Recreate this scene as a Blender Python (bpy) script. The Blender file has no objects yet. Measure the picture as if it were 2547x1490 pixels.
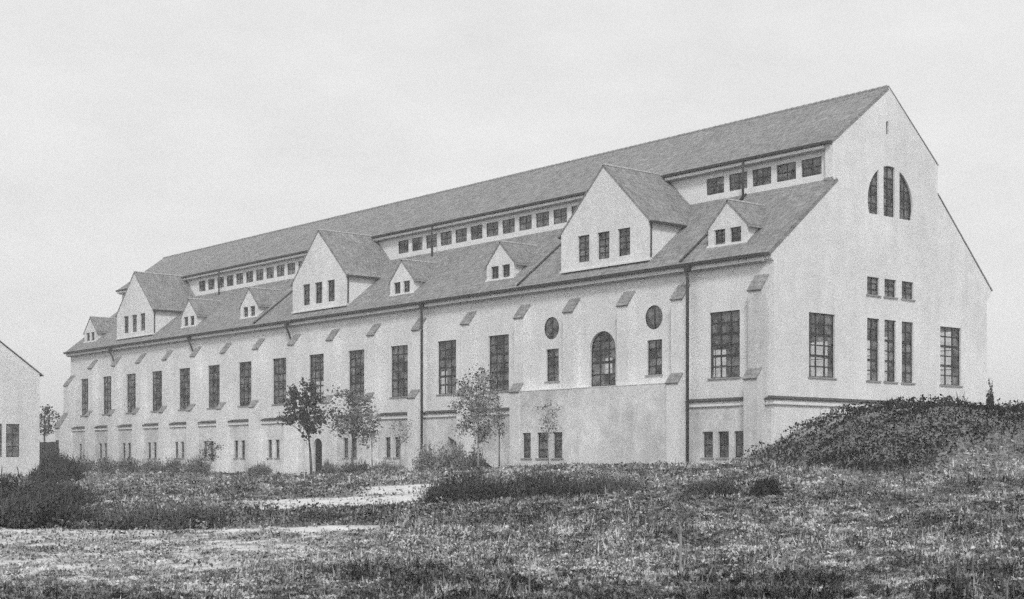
import bpy, bmesh, math, random
import numpy as np
from mathutils import Vector, Matrix
R = math.radians
random.seed(4); rng = np.random.default_rng(7)
scene = bpy.context.scene
COL = scene.collection

# ------------------------------------------------------------------ camera
TH = R(140.0828)
CAM = np.array([43.890, -52.747, 1.0])
DV = np.array([math.cos(TH), math.sin(TH)]); RV = np.array([math.sin(TH), -math.cos(TH)])
cd = bpy.data.cameras.new('camera'); cam = bpy.data.objects.new('camera', cd); COL.objects.link(cam)
cam.location = CAM; cam.rotation_euler = (R(90), 0, TH - R(90))
cd.lens = 50.572; cd.sensor_width = 36.0; cd.sensor_fit = 'HORIZONTAL'; cd.shift_y = 0.15744
cd.clip_start = 0.3; cd.clip_end = 9000
scene.camera = cam

# ------------------------------------------------------------------ light
SUN_AZ, SUN_EL = R(-40), R(42)
w = bpy.data.worlds.new('World'); scene.world = w; w.use_nodes = True
nt = w.node_tree; nt.nodes.clear()
sky = nt.nodes.new('ShaderNodeTexSky'); sky.sky_type = 'NISHITA'; sky.sun_disc = False
sky.sun_elevation = SUN_EL; sky.sun_rotation = R(90) - SUN_AZ
sky.air_density = 1.0; sky.dust_density = 3.0
bw = nt.nodes.new('ShaderNodeRGBToBW')            # the plate is black and white: a grey sky
mul = nt.nodes.new('ShaderNodeMath'); mul.operation = 'MULTIPLY'; mul.inputs[1].default_value = 0.20
# thin even overcast veil with faint cloud mottling
tcw = nt.nodes.new('ShaderNodeTexCoord')
mp = nt.nodes.new('ShaderNodeMapping'); mp.inputs['Scale'].default_value = (1.0, 1.0, 2.6)
ns = nt.nodes.new('ShaderNodeTexNoise'); ns.inputs['Scale'].default_value = 9.0; ns.inputs['Detail'].default_value = 7; ns.inputs['Roughness'].default_value = 0.62
mr = nt.nodes.new('ShaderNodeMapRange'); mr.inputs['From Min'].default_value = .3; mr.inputs['From Max'].default_value = .7
mr.inputs['To Min'].default_value = 5.98; mr.inputs['To Max'].default_value = 6.66
ad = nt.nodes.new('ShaderNodeMath'); ad.operation = 'ADD'
bg = nt.nodes.new('ShaderNodeBackground'); bg.inputs['Strength'].default_value = 0.12
ow = nt.nodes.new('ShaderNodeOutputWorld')
L = nt.links.new
L(sky.outputs[0], bw.inputs[0]); L(bw.outputs[0], mul.inputs[0]); L(mul.outputs[0], ad.inputs[0])
L(tcw.outputs['Generated'], mp.inputs[0]); L(mp.outputs[0], ns.inputs['Vector']); L(ns.outputs[0], mr.inputs['Value'])
L(mr.outputs[0], ad.inputs[1]); L(ad.outputs[0], bg.inputs['Color']); L(bg.outputs[0], ow.inputs[0])
sd = bpy.data.lights.new('sun', 'SUN'); sd.energy = 2.0; sd.angle = R(10); sd.color = (1, 1, 1)
so = bpy.data.objects.new('sun', sd); COL.objects.link(so)
sv = Vector((math.cos(SUN_AZ) * math.cos(SUN_EL), math.sin(SUN_AZ) * math.cos(SUN_EL), math.sin(SUN_EL)))
so.rotation_euler = sv.to_track_quat('Z', 'Y').to_euler(); so.location = (60, -60, 80)
scene.view_settings.view_transform = 'Standard'; scene.view_settings.look = 'None'
scene.view_settings.exposure = 0.0; scene.view_settings.gamma = 1.0
scene.cycles.use_adaptive_sampling = True; scene.cycles.adaptive_threshold = .05; scene.cycles.adaptive_min_samples = 24
scene.cycles.use_denoising = False     # the plate's own grain is left in
scene.cycles.max_bounces = 6; scene.cycles.transparent_max_bounces = 16

# ------------------------------------------------------------------ materials (grey: a black-and-white plate)
def base_mat(name, rough=.9, spec=.2):
    m = bpy.data.materials.new(name); m.use_nodes = True
    b = m.node_tree.nodes['Principled BSDF']; b.inputs['Roughness'].default_value = rough
    b.inputs['Specular IOR Level'].default_value = spec
    return m, m.node_tree, b
def N(nt, t, **kw):
    n = nt.nodes.new(t)
    for k, v in kw.items():
        if k in n.inputs.keys(): n.inputs[k].default_value = v
        else: setattr(n, k, v)
    return n
def flat(name, g, rough=.8, spec=.2, nscale=6., namp=.15):
    m, nt, b = base_mat(name, rough, spec)
    tc = N(nt, 'ShaderNodeTexCoord'); n = N(nt, 'ShaderNodeTexNoise', Scale=nscale, Detail=5.)
    r = N(nt, 'ShaderNodeMapRange'); r.inputs['From Min'].default_value = .3; r.inputs['From Max'].default_value = .7
    r.inputs['To Min'].default_value = g * (1 - namp); r.inputs['To Max'].default_value = g * (1 + namp)
    nt.links.new(tc.outputs['Object'], n.inputs['Vector']); nt.links.new(n.outputs[0], r.inputs['Value'])
    nt.links.new(r.outputs[0], b.inputs['Base Color'])
    return m
def stucco(name, g, dirt=.5, fine=.16, blot=.12, grad=0):
    """weathered lime render: large blotches, rain streaks, rough grain, a coarse bump"""
    m, nt, b = base_mat(name, .95, .1); L = nt.links.new
    tc = N(nt, 'ShaderNodeTexCoord')
    def noise(sc, det, scale3=None, rough=.55):
        n = N(nt, 'ShaderNodeTexNoise', Scale=sc, Detail=det, Roughness=rough)
        if scale3:
            mp = N(nt, 'ShaderNodeMapping'); mp.inputs['Scale'].default_value = scale3
            L(tc.outputs['Object'], mp.inputs[0]); L(mp.outputs[0], n.inputs['Vector'])
        else: L(tc.outputs['Object'], n.inputs['Vector'])
        return n
    def rng_(n, lo, hi, a=.3, b_=.7):
        r = N(nt, 'ShaderNodeMapRange'); r.inputs['From Min'].default_value = a; r.inputs['From Max'].default_value = b_
        r.inputs['To Min'].default_value = lo; r.inputs['To Max'].default_value = hi
        L(n.outputs[0], r.inputs['Value']); return r
    def mulm(a, c):
        k = N(nt, 'ShaderNodeMath', operation='MULTIPLY'); L(a.outputs[0], k.inputs[0]); L(c.outputs[0], k.inputs[1]); return k
    big = rng_(noise(.22, 6), 1 - blot, 1 + blot * .6)
    mid = rng_(noise(1.3, 8, rough=.7), 1 - blot * .9, 1 + blot * .5)
    strk = rng_(noise(1.0, 6, (1.7, 1.7, .14)), 1 - dirt * .28, 1.04, .28, .55)
    grn = rng_(noise(14., 4, rough=.7), 1 - fine, 1 + fine)
    v = mulm(mulm(mulm(big, mid), strk), grn)
    s = N(nt, 'ShaderNodeMath', operation='MULTIPLY'); L(v.outputs[0], s.inputs[0]); s.inputs[1].default_value = g
    L(s.outputs[0], b.inputs['Base Color'])
    bp = N(nt, 'ShaderNodeBump', Strength=.5, Distance=.03); L(noise(9., 6, rough=.7).outputs[0], bp.inputs['Height']); L(bp.outputs[0], b.inputs['Normal'])
    return m
def tiles(name, g, axis):
    """tiled roof: courses every 0.33 m, staggered tiles of uneven tone, blotches of lichen"""
    m, nt, b = base_mat(name, .85, .25); L = nt.links.new
    tc = N(nt, 'ShaderNodeTexCoord'); sp = N(nt, 'ShaderNodeSeparateXYZ'); L(tc.outputs['Object'], sp.inputs[0])
    cb = N(nt, 'ShaderNodeCombineXYZ')
    k = N(nt, 'ShaderNodeMath', operation='MULTIPLY'); k.inputs[1].default_value = 1.55
    L(sp.outputs['X' if axis == 'x' else 'Y'], cb.inputs['X']); L(sp.outputs['Z'], k.inputs[0]); L(k.outputs[0], cb.inputs['Y'])
    br = N(nt, 'ShaderNodeTexBrick', Scale=1.0); br.inputs['Brick Width'].default_value = .26; br.inputs['Row Height'].default_value = .34
    br.inputs['Mortar Size'].default_value = .022; br.inputs['Mortar Smooth'].default_value = .3
    br.inputs['Color1'].default_value = (.92, .92, .92, 1); br.inputs['Color2'].default_value = (1.08, 1.08, 1.08, 1)
    br.inputs['Mortar'].default_value = (.84, .84, .84, 1)
    L(cb.outputs[0], br.inputs['Vector'])
    def nz(sc, det, lo, hi, ro=.6):
        n = N(nt, 'ShaderNodeTexNoise', Scale=sc, Detail=det, Roughness=ro); L(tc.outputs['Object'], n.inputs['Vector'])
        r = N(nt, 'ShaderNodeMapRange'); r.inputs['From Min'].default_value = .3; r.inputs['From Max'].default_value = .7
        r.inputs['To Min'].default_value = lo; r.inputs['To Max'].default_value = hi; L(n.outputs[0], r.inputs['Value']); return r
    a1, a2, a3 = nz(.35, 5, .92, 1.1), nz(1.6, 5, .84, 1.16, .6), nz(3.6, 3, .76, 1.26, .6)
    prev = a1
    for q in (a2, a3):
        z = N(nt, 'ShaderNodeMath', operation='MULTIPLY'); L(prev.outputs[0], z.inputs[0]); L(q.outputs[0], z.inputs[1]); prev = z
    vm = N(nt, 'ShaderNodeVectorMath', operation='SCALE'); L(br.outputs['Color'], vm.inputs[0]); L(prev.outputs[0], vm.inputs['Scale'])
    v2 = N(nt, 'ShaderNodeVectorMath', operation='SCALE'); L(vm.outputs[0], v2.inputs[0]); v2.inputs['Scale'].default_value = g
    L(v2.outputs[0], b.inputs['Base Color'])
    bp = N(nt, 'ShaderNodeBump', Strength=.6, Distance=.04); L(br.outputs['Fac'], bp.inputs['Height']); bp.invert = True; L(bp.outputs[0], b.inputs['Normal'])
    return m
def glass():
    m = bpy.data.materials.new('window_glass'); m.use_nodes = True; nt = m.node_tree; nt.nodes.clear(); L = nt.links.new
    o = N(nt, 'ShaderNodeOutputMaterial'); mx = N(nt, 'ShaderNodeMixShader'); t = N(nt, 'ShaderNodeBsdfTransparent'); gl = N(nt, 'ShaderNodeBsdfGlossy', Roughness=.06)
    t.inputs[0].default_value = (.85, .85, .85, 1); gl.inputs[0].default_value = (.9, .9, .9, 1)
    fr = N(nt, 'ShaderNodeFresnel', IOR=1.6); tc = N(nt, 'ShaderNodeTexCoord')
    n = N(nt, 'ShaderNodeTexNoise', Scale=1.4, Detail=3.); bp = N(nt, 'ShaderNodeBump', Strength=.35, Distance=.05)
    L(tc.outputs['Object'], n.inputs['Vector']); L(n.outputs[0], bp.inputs['Height']); L(bp.outputs[0], gl.inputs['Normal'])
    L(fr.outputs[0], mx.inputs[0]); L(t.outputs[0], mx.inputs[1]); L(gl.outputs[0], mx.inputs[2])
    df = N(nt, 'ShaderNodeBsdfDiffuse'); df.inputs[0].default_value = (.62, .62, .62, 1)          # pale diffuse layer mixed over the panes in uneven patches
    n3 = N(nt, 'ShaderNodeTexNoise', Scale=1.5, Detail=3., Roughness=.6); L(tc.outputs['Object'], n3.inputs['Vector'])
    r3 = N(nt, 'ShaderNodeMapRange'); r3.inputs['From Min'].default_value = .40; r3.inputs['From Max'].default_value = .66
    r3.inputs['To Min'].default_value = .01; r3.inputs['To Max'].default_value = .33; L(n3.outputs[0], r3.inputs['Value'])
    m2 = N(nt, 'ShaderNodeMixShader'); L(r3.outputs[0], m2.inputs[0]); L(mx.outputs[0], m2.inputs[1]); L(df.outputs[0], m2.inputs[2]); L(m2.outputs[0], o.inputs[0])
    return m
def leafmat(name):
    m, nt, b = base_mat(name, .9, .04); L = nt.links.new
    at = N(nt, 'ShaderNodeAttribute', attribute_name='tone'); L(at.outputs['Fac'], b.inputs['Base Color'])
    tr = N(nt, 'ShaderNodeBsdfTranslucent'); L(at.outputs['Fac'], tr.inputs['Color'])
    mx = N(nt, 'ShaderNodeMixShader'); mx.inputs[0].default_value = .25
    o = nt.nodes['Material Output']; L(b.outputs[0], mx.inputs[1]); L(tr.outputs[0], mx.inputs[2]); L(mx.outputs[0], o.inputs[0])
    return m
M = dict(
    wall=stucco('pale_render', .71, .14, .22, .12), wall2=stucco('weathered_render', .67, .35, .26, .28),
    butt=stucco('buttress_render', .60, .6, .2, .15), white=flat('white_boards', .74, .7, .2, 3., .06),
    tx=tiles('roof_tiles', .228, 'x'), ty=tiles('dormer_roof_tiles', .225, 'y'),
    gutter=flat('zinc_gutter', .045, .6, .4, 5., .3), frame=flat('dark_window_frame', .035, .6, .3, 8., .25),
    grey=flat('grey_trim', .30, .8, .2, 4., .15), glass=glass(), inner=flat('dark_interior', .10, .9, .1, 2., .3),  # shade inside the buildings is put into the dark floor colour
    cap=tiles('cap_tiles', .25, 'x'), door=flat('dark_door_boards', .025, .8, .2, 12., .3),
    leaf=leafmat('foliage'), bark=flat('bark', .10, .9, .1, 12., .35), palebark=flat('pale_bark', .26, .9, .1, 12., .3),
    stone=flat('pale_stone', .6, .9, .1, 7., .2), ridge=flat('pale_ridge_tiles', .42, .9, .1, 5., .2), stake=flat('bleached_wood', .55, .9, .1, 9., .2), dwood=flat('dark_boards', .05, .9, .1, 9., .3))

# ------------------------------------------------------------------ helpers
def put(name, me, mat, parent=None):
    o = bpy.data.objects.new(name, me); COL.objects.link(o)
    if mat is not None: me.materials.append(mat) if not me.materials else None
    if parent is not None:
        o.parent = parent
        o.matrix_parent_inverse = world_of(parent).inverted()
    return o
def world_of(o):
    m = o.matrix_basis.copy()
    if o.parent: m = world_of(o.parent) @ o.matrix_parent_inverse @ m
    return m
def thing(name, loc, label, cat, group=None):
    o = bpy.data.objects.new(name, None); COL.objects.link(o); o.location = loc; o.empty_display_size = .3
    tag(o, label, cat, group); return o
def tag(o, label=None, cat=None, group=None, kind=None):
    if label: o['label'] = label
    if cat: o['category'] = cat
    if group: o['group'] = group
    if kind: o['kind'] = kind
    return o
class MB:
    def __init__(s): s.v = []; s.f = []
    def add(s, vs, fs):
        n = len(s.v); s.v += [tuple(p) for p in vs]; s.f += [tuple(i + n for i in f) for f in fs]; return s
    def box(s, x0, x1, y0, y1, z0, z1):
        return s.add([(x0,y0,z0),(x1,y0,z0),(x1,y1,z0),(x0,y1,z0),(x0,y0,z1),(x1,y0,z1),(x1,y1,z1),(x0,y1,z1)],
                     [(0,3,2,1),(4,5,6,7),(0,1,5,4),(1,2,6,5),(2,3,7,6),(3,0,4,7)])
    def prism(s, poly, off):            # poly: 3D points (one face); off: extrusion vector
        n = len(poly); a = [Vector(p) for p in poly]; b = [p + Vector(off) for p in a]
        return s.add(a + b, [tuple(range(n))[::-1], tuple(range(n, 2 * n))] + [(i, (i + 1) % n, n + (i + 1) % n, n + i) for i in range(n)])
    def tube(s, pts, rs, seg=7):
        pts = [Vector(p) for p in pts]; n0 = len(s.v)
        if not hasattr(rs, '__len__'): rs = [rs] * len(pts)
        for i, p in enumerate(pts):
            t = (pts[min(i + 1, len(pts) - 1)] - pts[max(i - 1, 0)]).normalized()
            a = t.orthogonal().normalized() if abs(t.z) < .9 else Vector((1, 0, 0)).cross(t).normalized()
            b = t.cross(a)
            for k in range(seg):
                q = 2 * math.pi * k / seg; s.v.append(tuple(p + (a * math.cos(q) + b * math.sin(q)) * rs[i]))
        for i in range(len(pts) - 1):
            for k in range(seg):
                s.f.append((n0 + i * seg + k, n0 + i * seg + (k + 1) % seg, n0 + (i + 1) * seg + (k + 1) % seg, n0 + (i + 1) * seg + k))
        s.f.append(tuple(n0 + k for k in range(seg))[::-1]); s.f.append(tuple(n0 + (len(pts) - 1) * seg + k for k in range(seg)))
        return s
    def build(s, name, mat, parent=None, smooth=False):
        me = bpy.data.meshes.new(name); me.from_pydata(s.v, [], s.f)
        bm = bmesh.new(); bm.from_mesh(me); bmesh.ops.recalc_face_normals(bm, faces=bm.faces); bm.to_mesh(me); bm.free()
        if smooth: me.shade_smooth()
        return put(name, me, mat, parent)
def plate(name, outline, holes, t, mtx, mat, parent=None):
    """a wall slab with openings: 2D outline and holes, thickness t behind the plane; mtx maps (a, b, depth)"""
    cu = bpy.data.curves.new(name, 'CURVE'); cu.dimensions = '2D'; cu.fill_mode = 'BOTH'; cu.extrude = t / 2
    for poly in [outline] + holes:
        sp = cu.splines.new('POLY'); sp.points.add(len(poly) - 1); sp.use_cyclic_u = True
        for p, (a, b) in zip(sp.points, poly): p.co = (a, b, 0, 1)
    tmp = bpy.data.objects.new('tmp', cu); COL.objects.link(tmp); bpy.context.view_layer.update()
    me = bpy.data.meshes.new_from_object(tmp.evaluated_get(bpy.context.evaluated_depsgraph_get()))
    bpy.data.objects.remove(tmp); bpy.data.curves.remove(cu)
    me.name = name
    bm = bmesh.new(); bm.from_mesh(me); bmesh.ops.remove_doubles(bm, verts=bm.verts, dist=1e-4)
    for v in bm.verts: v.co.z += t / 2
    bm.transform(mtx); bmesh.ops.recalc_face_normals(bm, faces=bm.faces)
    for f in bm.faces: f.smooth = False
    bm.to_mesh(me); bm.free(); me.materials.clear()
    return put(name, me, mat, parent)
def long_plate(name, x0, x1, z0, z1, holes, t, mtx, mat, parent, xgap=.06):
    """a long wall made bay by bay (cut between the openings) and joined into one mesh"""
    hs = sorted(holes, key=lambda h: min(p[0] for p in h)); cuts = [x0]; reach = None; groups = [[]]
    for h in hs:
        a, b = min(p[0] for p in h), max(p[0] for p in h)
        if reach is not None and a > reach + xgap and groups[-1]: cuts.append((reach + a) / 2); groups.append([])
        groups[-1].append(h); reach = b if reach is None else max(reach, b)
    cuts.append(x1); out = None
    for i, g_ in enumerate(groups):
        o = plate(name, rect(cuts[i], cuts[i + 1], z0, z1), g_, t, mtx, None, None)
        if out is None: out = bmesh.new()
        out.from_mesh(o.data); me = o.data; bpy.data.objects.remove(o); bpy.data.meshes.remove(me)
    bmesh.ops.remove_doubles(out, verts=out.verts, dist=1e-4)
    seen = {}
    for f in out.faces: seen.setdefault(tuple(sorted(v.index for v in f.verts)), []).append(f)
    kill = [f for fs in seen.values() if len(fs) > 1 for f in fs]
    if kill: bmesh.ops.delete(out, geom=kill, context='FACES_ONLY')
    me = bpy.data.meshes.new(name); out.to_mesh(me); out.free()
    return put(name, me, mat, parent)
def FY(y): return Matrix(((1,0,0,0),(0,0,1,y),(0,1,0,0),(0,0,0,1)))       # wall facing -Y at y; a=x b=z depth=+y
def RY(y): return Matrix(((1,0,0,0),(0,0,-1,y),(0,1,0,0),(0,0,0,1)))      # wall facing +Y
def FX(x): return Matrix(((0,0,-1,x),(1,0,0,0),(0,1,0,0),(0,0,0,1)))      # wall facing +X; a=y b=z depth=-x
def BX(x): return Matrix(((0,0,1,x),(1,0,0,0),(0,1,0,0),(0,0,0,1)))       # wall facing -X
def rect(a0, a1, b0, b1): return [(a0, b0), (a1, b0), (a1, b1), (a0, b1)]
def arch(a0, a1, b0, b1, n=16):
    r = (a1 - a0) / 2; c = (a0 + a1) / 2
    return [(a0, b0), (a1, b0)] + [(c + r * math.cos(math.pi * i / n), b1 - r + r * math.sin(math.pi * i / n)) for i in range(n + 1)]
def disc(a, b, r, n=28): return [(a + r * math.cos(2 * math.pi * i / n), b + r * math.sin(2 * math.pi * i / n)) for i in range(n)]
def inset(poly, d):
    c = (sum(p[0] for p in poly) / len(poly), sum(p[1] for p in poly) / len(poly)); n = len(poly); out = []
    ar = sum(poly[i][0] * poly[(i + 1) % n][1] - poly[(i + 1) % n][0] * poly[i][1] for i in range(n))
    sg = 1 if ar > 0 else -1
    for i in range(n):
        p0, p1, p2 = Vector(poly[i - 1]), Vector(poly[i]), Vector(poly[(i + 1) % n])
        e1 = (p1 - p0); e2 = (p2 - p1)
        if e1.length < 1e-5 or e2.length < 1e-5: out.append(tuple(p1)); continue
        e1.normalize(); e2.normalize()
        n1 = Vector((-e1.y, e1.x)) * sg; n2 = Vector((-e2.y, e2.x)) * sg; b = n1 + n2
        if b.length < 1e-4: b = n1
        k = d / max(.35, b.length_squared / 2); out.append(tuple(p1 + b * k / 1 * .5 * 1 if False else p1 + b / 2 * k))
    return out
def span(poly, a=None, b=None):
    """where the line a=const (or b=const) crosses the outline"""
    q = []; n = len(poly); i0, i1, val = (0, 1, a) if a is not None else (1, 0, b)
    for i in range(n):
        p, r = poly[i], poly[(i + 1) % n]
        if (p[i0] - val) * (r[i0] - val) < 0:
            t = (val - p[i0]) / (r[i0] - p[i0]); q.append(p[i1] + t * (r[i1] - p[i1]))
    return (min(q), max(q)) if len(q) > 1 else None
def window(name, poly, mtx, parent, vs=(), hs=(), heavy=(), rec=.10, fw=.07, bw_=.032, sill=False, dep=.08, mat='frame', pane=True):
    """frame ring + glazing bars as one mesh, pane (and sill) as sub-parts"""
    f = plate(name, inset(poly, .002), [inset(poly, fw)], dep, mtx @ Matrix.Translation((0, 0, rec)), M[mat], parent)
    mb = MB()
    for a in vs:
        s = span(poly, a=a)
        if s: mb.box(a - bw_, a + bw_, s[0] + fw * .5, s[1] - fw * .5, rec + .012, rec + dep - .012)
    for b in list(hs) + list(heavy):
        s = span(poly, b=b); k = bw_ * (1.9 if b in heavy else .9)
        if s: mb.box(s[0] + fw * .5, s[1] - fw * .5, b - k, b + k, rec + .006, rec + dep - .006)
    if mb.v:
        bm = bmesh.new(); bm.from_mesh(f.data); vs_ = [bm.verts.new(mtx @ Vector(p)) for p in mb.v]
        for q in mb.f:
            try: bm.faces.new([vs_[i] for i in q])
            except ValueError: pass
        bmesh.ops.recalc_face_normals(bm, faces=bm.faces); bm.to_mesh(f.data); bm.free()
    if pane:
        p2 = inset(poly, .01); me = bpy.data.meshes.new('pane')
        me.from_pydata([mtx @ Vector((a, b, rec + dep / 2)) for a, b in p2], [], [tuple(range(len(p2)))])
        put('pane', me, M['glass'], f)
    if sill:
        a0 = min(p[0] for p in poly); a1 = max(p[0] for p in poly); b0 = min(p[1] for p in poly)
        s = MB().box(a0 - .1, a1 + .1, b0 - .07, b0 - .004, -.07, rec - .004); s.v = [tuple(mtx @ Vector(p)) for p in s.v]
        s.build('sill', M['grey'], f)
    return f

# ------------------------------------------------------------------ terrain
def ss(a, b, x):
    t = np.clip((np.asarray(x, float) - a) / (b - a), 0, 1); return t * t * (3 - 2 * t)
_lat = rng.random((256, 256))
def vnoise(x, y):
    xi = np.floor(x).astype(int); yi = np.floor(y).astype(int); fx = x - xi; fy = y - yi
    fx = fx * fx * (3 - 2 * fx); fy = fy * fy * (3 - 2 * fy); g = lambda a, b: _lat[a % 256, b % 256]
    return (g(xi, yi) * (1 - fx) + g(xi + 1, yi) * fx) * (1 - fy) + (g(xi, yi + 1) * (1 - fx) + g(xi + 1, yi + 1) * fx) * fy
def fbm(x, y, sc, o=4):
    s = 0; a = 1; t = 0
    for k in range(o): s = s + a * vnoise(x * sc + 17.3 * k, y * sc + 9.1 * k); t += a; a *= .55; sc *= 2.03
    return s / t
def uv_of(x, y): X = x - CAM[0]; Y = y - CAM[1]; return X * RV[0] + Y * RV[1], X * DV[0] + Y * DV[1]
def G(u, v): return CAM[0] + v * DV[0] + u * RV[0], CAM[1] + v * DV[1] + u * RV[1]
def mound(u, v):
    return np.interp(u + .08 * (v - 60), [10.8, 11.3, 11.9, 12.9, 13.9, 15.1, 16.3, 17.5, 20.2, 23], [0, .10, .42, .92, 1.42, 1.98, 2.22, 2.30, 2.12, 2.0]) * ss(45.5, 59.5, v) * (1 - ss(67, 80, v))
def height(x, y):
    x = np.asarray(x, float); y = np.asarray(y, float); u, v = uv_of(x, y)
    hf = .05 + .72 * ss(-32, -2, x)
    t = ss(1, 40, -y); h = hf * (1 - t) - .68 * t
    h = h + mound(u, v) + .18 * ss(44.4, 45.0, v) * ss(9, 12, u)
    near = 1 - ss(70, 110, v)
    h = h + (fbm(x, y, .35) - .5) * .16 * near * ss(2.0, 6, -y) + (fbm(x + 40, y, 1.4, 3) - .5) * .06 * near * ss(1.0, 3, -y)
    return h - .15 * ss(150, 600, v)
def bare(x, y):
    """where pale sandy soil lies open"""
    u, v = uv_of(np.asarray(x, float), np.asarray(y, float)); n = fbm(x, y, .5) - .5; n2 = fbm(x + 9, y + 5, 1.7, 3) - .5
    A = ss(18, 24, v + 7 * n) * (1 - ss(34.2, 34.9, v + .5 * n2 + .12 * (u + 6))) * (1 - ss(-4.2, -2.6, u + 2.5 * n)) * (.25 + .65 * ss(-.04, .10, n2) + .5 * ss(32.0, 33.0, v))
    B = ss(42.6, 43.3, v + .8 * n2) * (1 - ss(48.6, 49.4, v + 1.2 * n2)) * ss(-10.5, -7.4, u + 3 * n) * (1 - ss(-3.4, -2.6, u + n))
    C = ss(49.0, 49.6, v + .5 * n2) * (1 - ss(55.0, 56, v + n2)) * ss(-6.0, -5.2, u + n) * (1 - ss(-2.8, -2.2, u))
    D = .55 * ss(26.5, 27, v) * (1 - ss(28.6, 29.2, v)) * ss(-.8, 0, u) * (1 - ss(1.2, 2, u))
    F = .35 * (1 - ss(.5, 2.5, -np.asarray(y, float))) * ss(-70, -50, x)
    return np.clip(np.maximum.reduce([A, B, C, D, F]), 0, 1)
def make_ground():
    a = np.concatenate([-np.geomspace(4000, 60, 26), np.arange(-58, -16, 1.4), np.arange(-16, 26, .3), np.arange(26, 60, 1.4), np.geomspace(60, 4000, 26)])
    b = np.concatenate([-np.geomspace(3000, 6, 18), np.arange(-4, 12, 1.), np.arange(12, 70, .3), np.arange(70, 140, 1.2), np.geomspace(141, 5000, 30)])
    U, V = np.meshgrid(a, b); X, Y = G(U, V); Z = height(X, Y); nu, nv = len(a), len(b)
    co = np.stack([X, Y, Z], -1).reshape(-1, 3)
    i = np.arange(nv - 1)[:, None] * nu + np.arange(nu - 1)[None]; q = np.stack([i, i + 1, i + nu + 1, i + nu], -1).reshape(-1, 4)
    me = bpy.data.meshes.new('ground'); mesh_np(me, co, q)
    at = me.attributes.new('bare', 'FLOAT', 'POINT'); at.data.foreach_set('value', bare(co[:, 0], co[:, 1]).astype(np.float32))
    me.shade_smooth()
    m, nt, bs = base_mat('weedy_soil', .95, .1); L = nt.links.new
    atn = N(nt, 'ShaderNodeAttribute', attribute_name='bare'); tc = N(nt, 'ShaderNodeTexCoord')
    def nz(sc, lo, hi, ro=.65):
        n = N(nt, 'ShaderNodeTexNoise', Scale=sc, Detail=7., Roughness=ro); L(tc.outputs['Object'], n.inputs['Vector'])
        r = N(nt, 'ShaderNodeMapRange'); r.inputs['From Min'].default_value = .32; r.inputs['From Max'].default_value = .68
        r.inputs['To Min'].default_value = lo; r.inputs['To Max'].default_value = hi; L(n.outputs[0], r.inputs['Value']); return r
    soil, sand = nz(6., .05, .32), nz(2.2, .46, .74)
    mx = N(nt, 'ShaderNodeMix', data_type='FLOAT'); L(atn.outputs['Fac'], mx.inputs[0]); L(soil.outputs[0], mx.inputs[2]); L(sand.outputs[0], mx.inputs[3])
    L(mx.outputs[0], bs.inputs['Base Color'])
    bp = N(nt, 'ShaderNodeBump', Strength=.7, Distance=.05); n = N(nt, 'ShaderNodeTexNoise', Scale=8., Detail=6.); L(tc.outputs['Object'], n.inputs['Vector'])
    L(n.outputs[0], bp.inputs['Height']); L(bp.outputs[0], bs.inputs['Normal'])
    o = put('ground', me, m); tag(o, 'weedy sandy ground rising to a mound at the right', 'ground', None, 'structure')
    return o
def mesh_np(me, co, faces):
    nf, k = faces.shape
    me.vertices.add(len(co)); me.vertices.foreach_set('co', co.astype(np.float32).ravel())
    me.loops.add(nf * k); me.loops.foreach_set('vertex_index', faces.astype(np.int32).ravel())
    me.polygons.add(nf); me.polygons.foreach_set('loop_start', np.arange(0, nf * k, k, dtype=np.int32))
    me.update(calc_edges=True)
def leaves_mesh(name, P, size, tone, up=0.0, blade=False):
    """many small leaf-shaped faces: P (n,3), size (n,), tone (n,)"""
    n = len(P); size = np.broadcast_to(size, n); tone = np.broadcast_to(tone, n)
    if blade:
        ang = rng.random(n) * 2 * np.pi; lean = rng.random(n) * .5
        tip = P + np.stack([np.cos(ang) * lean * size, np.sin(ang) * lean * size, size * (.75 + .4 * rng.random(n))], -1)
        an2 = rng.random(n) * 2 * np.pi; wv = np.stack([np.cos(an2), np.sin(an2), 0 * an2], -1) * (size * .035 + .003)[:, None]
        mid = (P + tip) / 2 + np.array([0, 0, 1]) * (size * .08)[:, None]
        co = np.stack([P - wv * .6, P + wv * .6, mid + wv, tip, mid - wv], 1).reshape(-1, 3)
        f = (np.arange(n)[:, None] * 5 + np.arange(5)[None]); k = 5
    else:
        a = rng.normal(size=(n, 3)); a[:, 2] *= (1 - up * .5); a /= np.linalg.norm(a, axis=1)[:, None]
        b = np.cross(a, rng.normal(size=(n, 3))); b /= np.linalg.norm(b, axis=1)[:, None]
        s = size[:, None]
        co = np.stack([P - a * s * .5, P + b * s * .3, P + a * s * .5, P - b * s * .3], 1).reshape(-1, 3)
        f = (np.arange(n)[:, None] * 4 + np.arange(4)[None]); k = 4
    return co, f, np.repeat(tone, k)
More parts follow.
